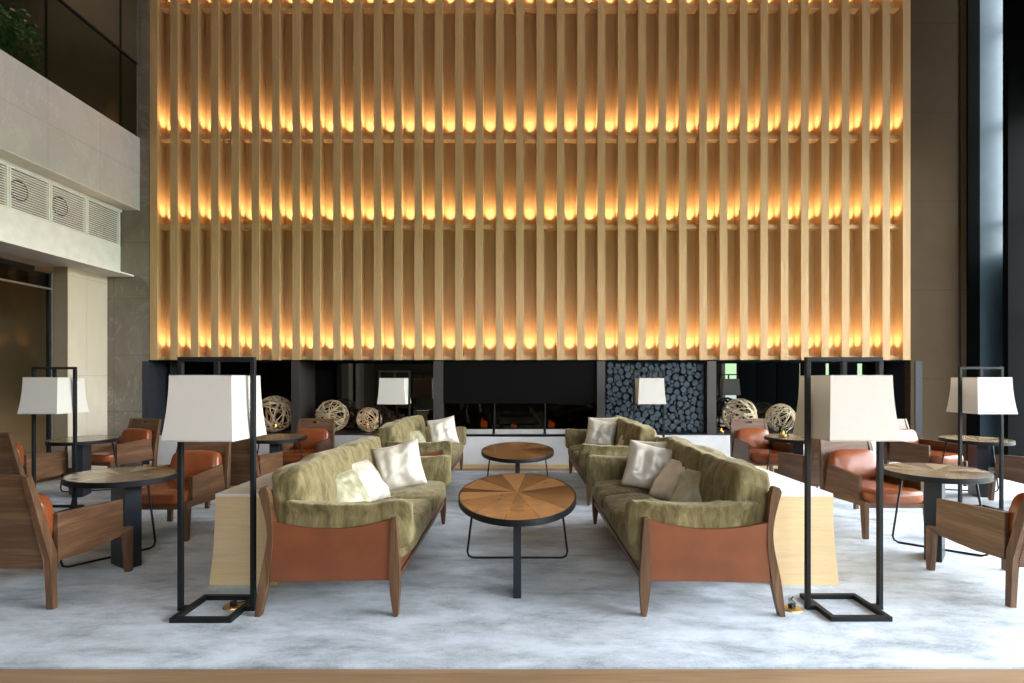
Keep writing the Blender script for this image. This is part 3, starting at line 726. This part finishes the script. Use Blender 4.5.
# ------------------------------------------------------------------ armchairs (facing local -y)
def make_chair(label, loc, rz):
    t = thing('armchair', label, 'armchair', loc, rz, 'walnut and leather armchairs')
    W = .31
    def taper(bm):
        for v in bm.verts: v.co.x *= 1-.15*min(1, max(0, (v.co.z-.3)/.58))*min(1, max(0, (v.co.y+.3)/.6))
        return bm
    # side panels with rear post, prism along x
    for s in (-1, 1):
        xo, xi = s*W, s*(W-.032)
        a, b = min(xo, xi), max(xo, xi)
        bm = bmesh.new(); prism(bm, [(-.36,.325), (-.36,.348), (-.265,.352), (-.265,.575), (.31,.605), (.335,.30), (.10,.285), (-.15,.295)], a, b, 'x'); obj('arm', taper(bm), 'walnut_y', t, bev=.004)
        bm = bmesh.new(); prism(bm, [(-.375,.345), (-.325,.0), (-.365,.0), (-.40,.345)][::-1] if False else [(-.37,.34), (-.365,0), (-.325,0), (-.29,.32)], a-.006, b+.006, 'x'); obj('leg', taper(bm), 'walnut_z', t, bev=.004)
        bm = bmesh.new(); prism(bm, [(.345,0), (.385,0), (.400,.32), (.525,.875), (.485,.885), (.345,.36)], a-.006, b+.006, 'x'); obj('leg', taper(bm), 'walnut_z', t, bev=.004)
    # back panel with a hand slot: four strips round the slot
    bm = bmesh.new(); z0, z1 = .26, .885; zs0, zs1 = .815, .842; sx = .055
    def yb(z): return .375+(z-.32)*.225
    def slab(xa, xb, za, zb):
        bb = .022
        v = [bm.verts.new(p) for p in ((xa, yb(za)-bb/2, za), (xb, yb(za)-bb/2, za), (xb, yb(za)+bb/2, za), (xa, yb(za)+bb/2, za), (xa, yb(zb)-bb/2, zb), (xb, yb(zb)-bb/2, zb), (xb, yb(zb)+bb/2, zb), (xa, yb(zb)+bb/2, zb))]
        for f in ((0,3,2,1), (4,5,6,7), (0,1,5,4), (1,2,6,5), (2,3,7,6), (3,0,4,7)): bm.faces.new([v[i] for i in f])
    w = W-.028
    slab(-w, w, z0, zs0); slab(-w, w, zs1, z1); slab(-w, -sx, zs0, zs1); slab(sx, w, zs0, zs1)
    obj('backrest', taper(bm), 'walnut_x', t)
    bm = bmesh.new(); box(bm, -W+.033, W-.033, -.34, .36, .285, .325); obj('seat_frame', bm, 'walnut_x', t)
    bm = bmesh.new(); soft_box(bm, (0, -.02, .385), (.552, .72, .135), 6., 18, (0,.01,.012), .006, (4,4,4), 1)
    obj('seat_cushion', bm, 'leather_chair', t, smooth=True)
    bm = bmesh.new(); soft_box(bm, (0, .325, .58), (.545, .12, .33), 5., 18, (0,.02,.005), .006, (4,4,4), 2, Matrix.Rotation(R(-13), 4, 'X'))
    obj('back_cushion', taper(bm), 'leather_chair', t, smooth=True)
    return t
ch = make_chair('walnut armchair seen from behind, pulled up to the dark glossy front lounge table', (-3.31, 3.99, 0), 180)
for loc, rz, lab in (
    ((3.51, 4.02, 0), 180, 'walnut armchair seen from behind, cut by the edge, at the pale wedge-top lounge table'),
    ((-6.05, 6.88, 0), 180, 'walnut armchair seen from behind next to the farther lamp, by the glass shop front'),
    ((-5.85, 8.15, 0), -12, 'tan leather armchair facing out near the stone wall and niche corner'),
    ((-3.35, 5.50, 0), 0, 'glossy tan leather armchair facing out below the tall grey-white lampshade'),
    ((-3.29, 6.83, 0), 180, 'walnut armchair seen from behind at the lounge table near the pale sofa console'),
    ((-3.11, 8.14, 0), 0, 'tan leather armchair facing out beneath the twig ball by the dark divider'),
    ((3.55, 8.14, 0), 0, 'pinkish-brown leather armchair facing out below the large twig ball near the log wall'),
    ((3.59, 6.80, 0), 180, 'walnut armchair turned away behind the console by the darker sofa'),
    ((3.53, 5.56, 0), 0, 'leather armchair facing out between the tan-sided lamp and the pale lounge table'),
    ((5.86, 8.05, 0), 18, 'leather armchair facing out at the niche corner beside the tan wall'),
    ((6.12, 6.55, 0), 180, 'walnut armchair turned away at the window side, cut by the edge of the picture')):
    dup(ch, loc, rz, lab)

# ------------------------------------------------------------------ floor sockets and cords by the lamps
def outlet(loc, label, mt):
    t = thing('floor_socket', label, 'floor socket', loc, 25)
    bm = bmesh.new(); lathe(bm, [(.0001,0), (.065,0), (.062,.007), (.05,.009), (.0001,.009)], 28); obj('cover', bm, mt, t, smooth=False)
    bx('plug', 'black_metal', t, -.02, .02, -.015, .015, .009, .034, bev=.004)
    bm = bmesh.new(); tube(bm, [(.02, 0, .02), (.07, .03, .012), (.12, .10, .006), (.17, .13, .006)], .004, 6); obj('cord', bm, 'black_metal', t, smooth=True)
    return t
outlet((-1.86, 3.66, 0), 'brass floor socket with a black plug inside the frame of the grey-white lamp base', 'brass')
outlet((1.77, 3.62, 0), 'brown floor socket cover on the carpet by the rear leg of the near dark sofa', 'brass')

# ------------------------------------------------------------------ daylight
w = bpy.data.worlds.new('world'); sc.world = w; w.use_nodes = True; nt = w.node_tree; nt.nodes.clear()
wo = nt.nodes.new('ShaderNodeOutputWorld'); bg = nt.nodes.new('ShaderNodeBackground'); nt.links.new(bg.outputs[0], wo.inputs[0])
tc = nt.nodes.new('ShaderNodeTexCoord'); sp = nt.nodes.new('ShaderNodeSeparateXYZ'); nt.links.new(tc.outputs['Generated'], sp.inputs[0])
nz = N(nt, 'ShaderNodeTexNoise', Scale=14., Detail=6.); nt.links.new(tc.outputs['Generated'], nz.inputs['Vector'])
ad = N(nt, 'ShaderNodeMath', operation='MULTIPLY_ADD'); ad.inputs[1].default_value = .06; nt.links.new(nz.outputs[0], ad.inputs[0]); nt.links.new(sp.outputs[2], ad.inputs[2])
c = ramp(nt, ad.outputs[0], [(0., (.20,.21,.20)), (.02, (.22,.25,.20)), (.05, (.20,.27,.15)), (.12, (.30,.36,.24)), (.16, (.92,.96,1.)), (.45, (.74,.80,.88)), (1., (.42,.46,.52))])
nt.links.new(c, bg.inputs[0]); bg.inputs[1].default_value = 32.0
def portal(loc, rot, sx, sy):
    l = bpy.data.lights.new('window_portal', 'AREA'); l.shape = 'RECTANGLE'; l.size = sx; l.size_y = sy; l.cycles.is_portal = True
    o = bpy.data.objects.new('window_portal', l); COL.objects.link(o); o.location = loc; o.rotation_euler = rot
portal((XR+.13, (-3.0+8.9)/2, 2.96), (0, R(90), 0), 5.68, 11.9)
portal((XR+.13, 9.17, 6.6), (0, R(90), 0), 5.7, .54)      # area light looks along its -z: (0,90,0) -> -x
portal((2.5, YR-.12, 4.85), (R(90), 0, 0), 6.95, 1.28)  # the added rear slot for frontal fill
portal((-7.1, -4.05, 1.5), (0, R(-90), 0), 3.0, 2.3)
def warm_spot(x, y, z, e, size=.25):
    l = bpy.data.lights.new('warm_spot', 'SPOT'); l.energy = e; l.color = (1,.82,.6); l.spot_size = R(80); l.spot_blend = .6; l.shadow_soft_size = size
    o = bpy.data.objects.new('warm_spot', l); COL.objects.link(o); o.location = (x, y, z)
warm_spot(-8.3, 7.2, TOP-.05, 420)
warm_spot(-7.4, 8.6, TOP-.05, 120)
warm_spot(-8.6, 7.9, Z(275)-.06, 500)  # added lamp to brighten the room behind the shop glass

sc.cycles.use_denoising = True
sc.cycles.max_bounces = 7; sc.cycles.diffuse_bounces = 4; sc.cycles.glossy_bounces = 4; sc.cycles.transparent_max_bounces = 12
sc.cycles.caustics_reflective = False; sc.cycles.caustics_refractive = False; sc.cycles.sample_clamp_indirect = 6.
sc.view_settings.view_transform = 'Standard'; sc.view_settings.look = 'None'; sc.view_settings.gamma = 1; sc.view_settings.use_curve_mapping = False
sc.view_settings.exposure = 0.0
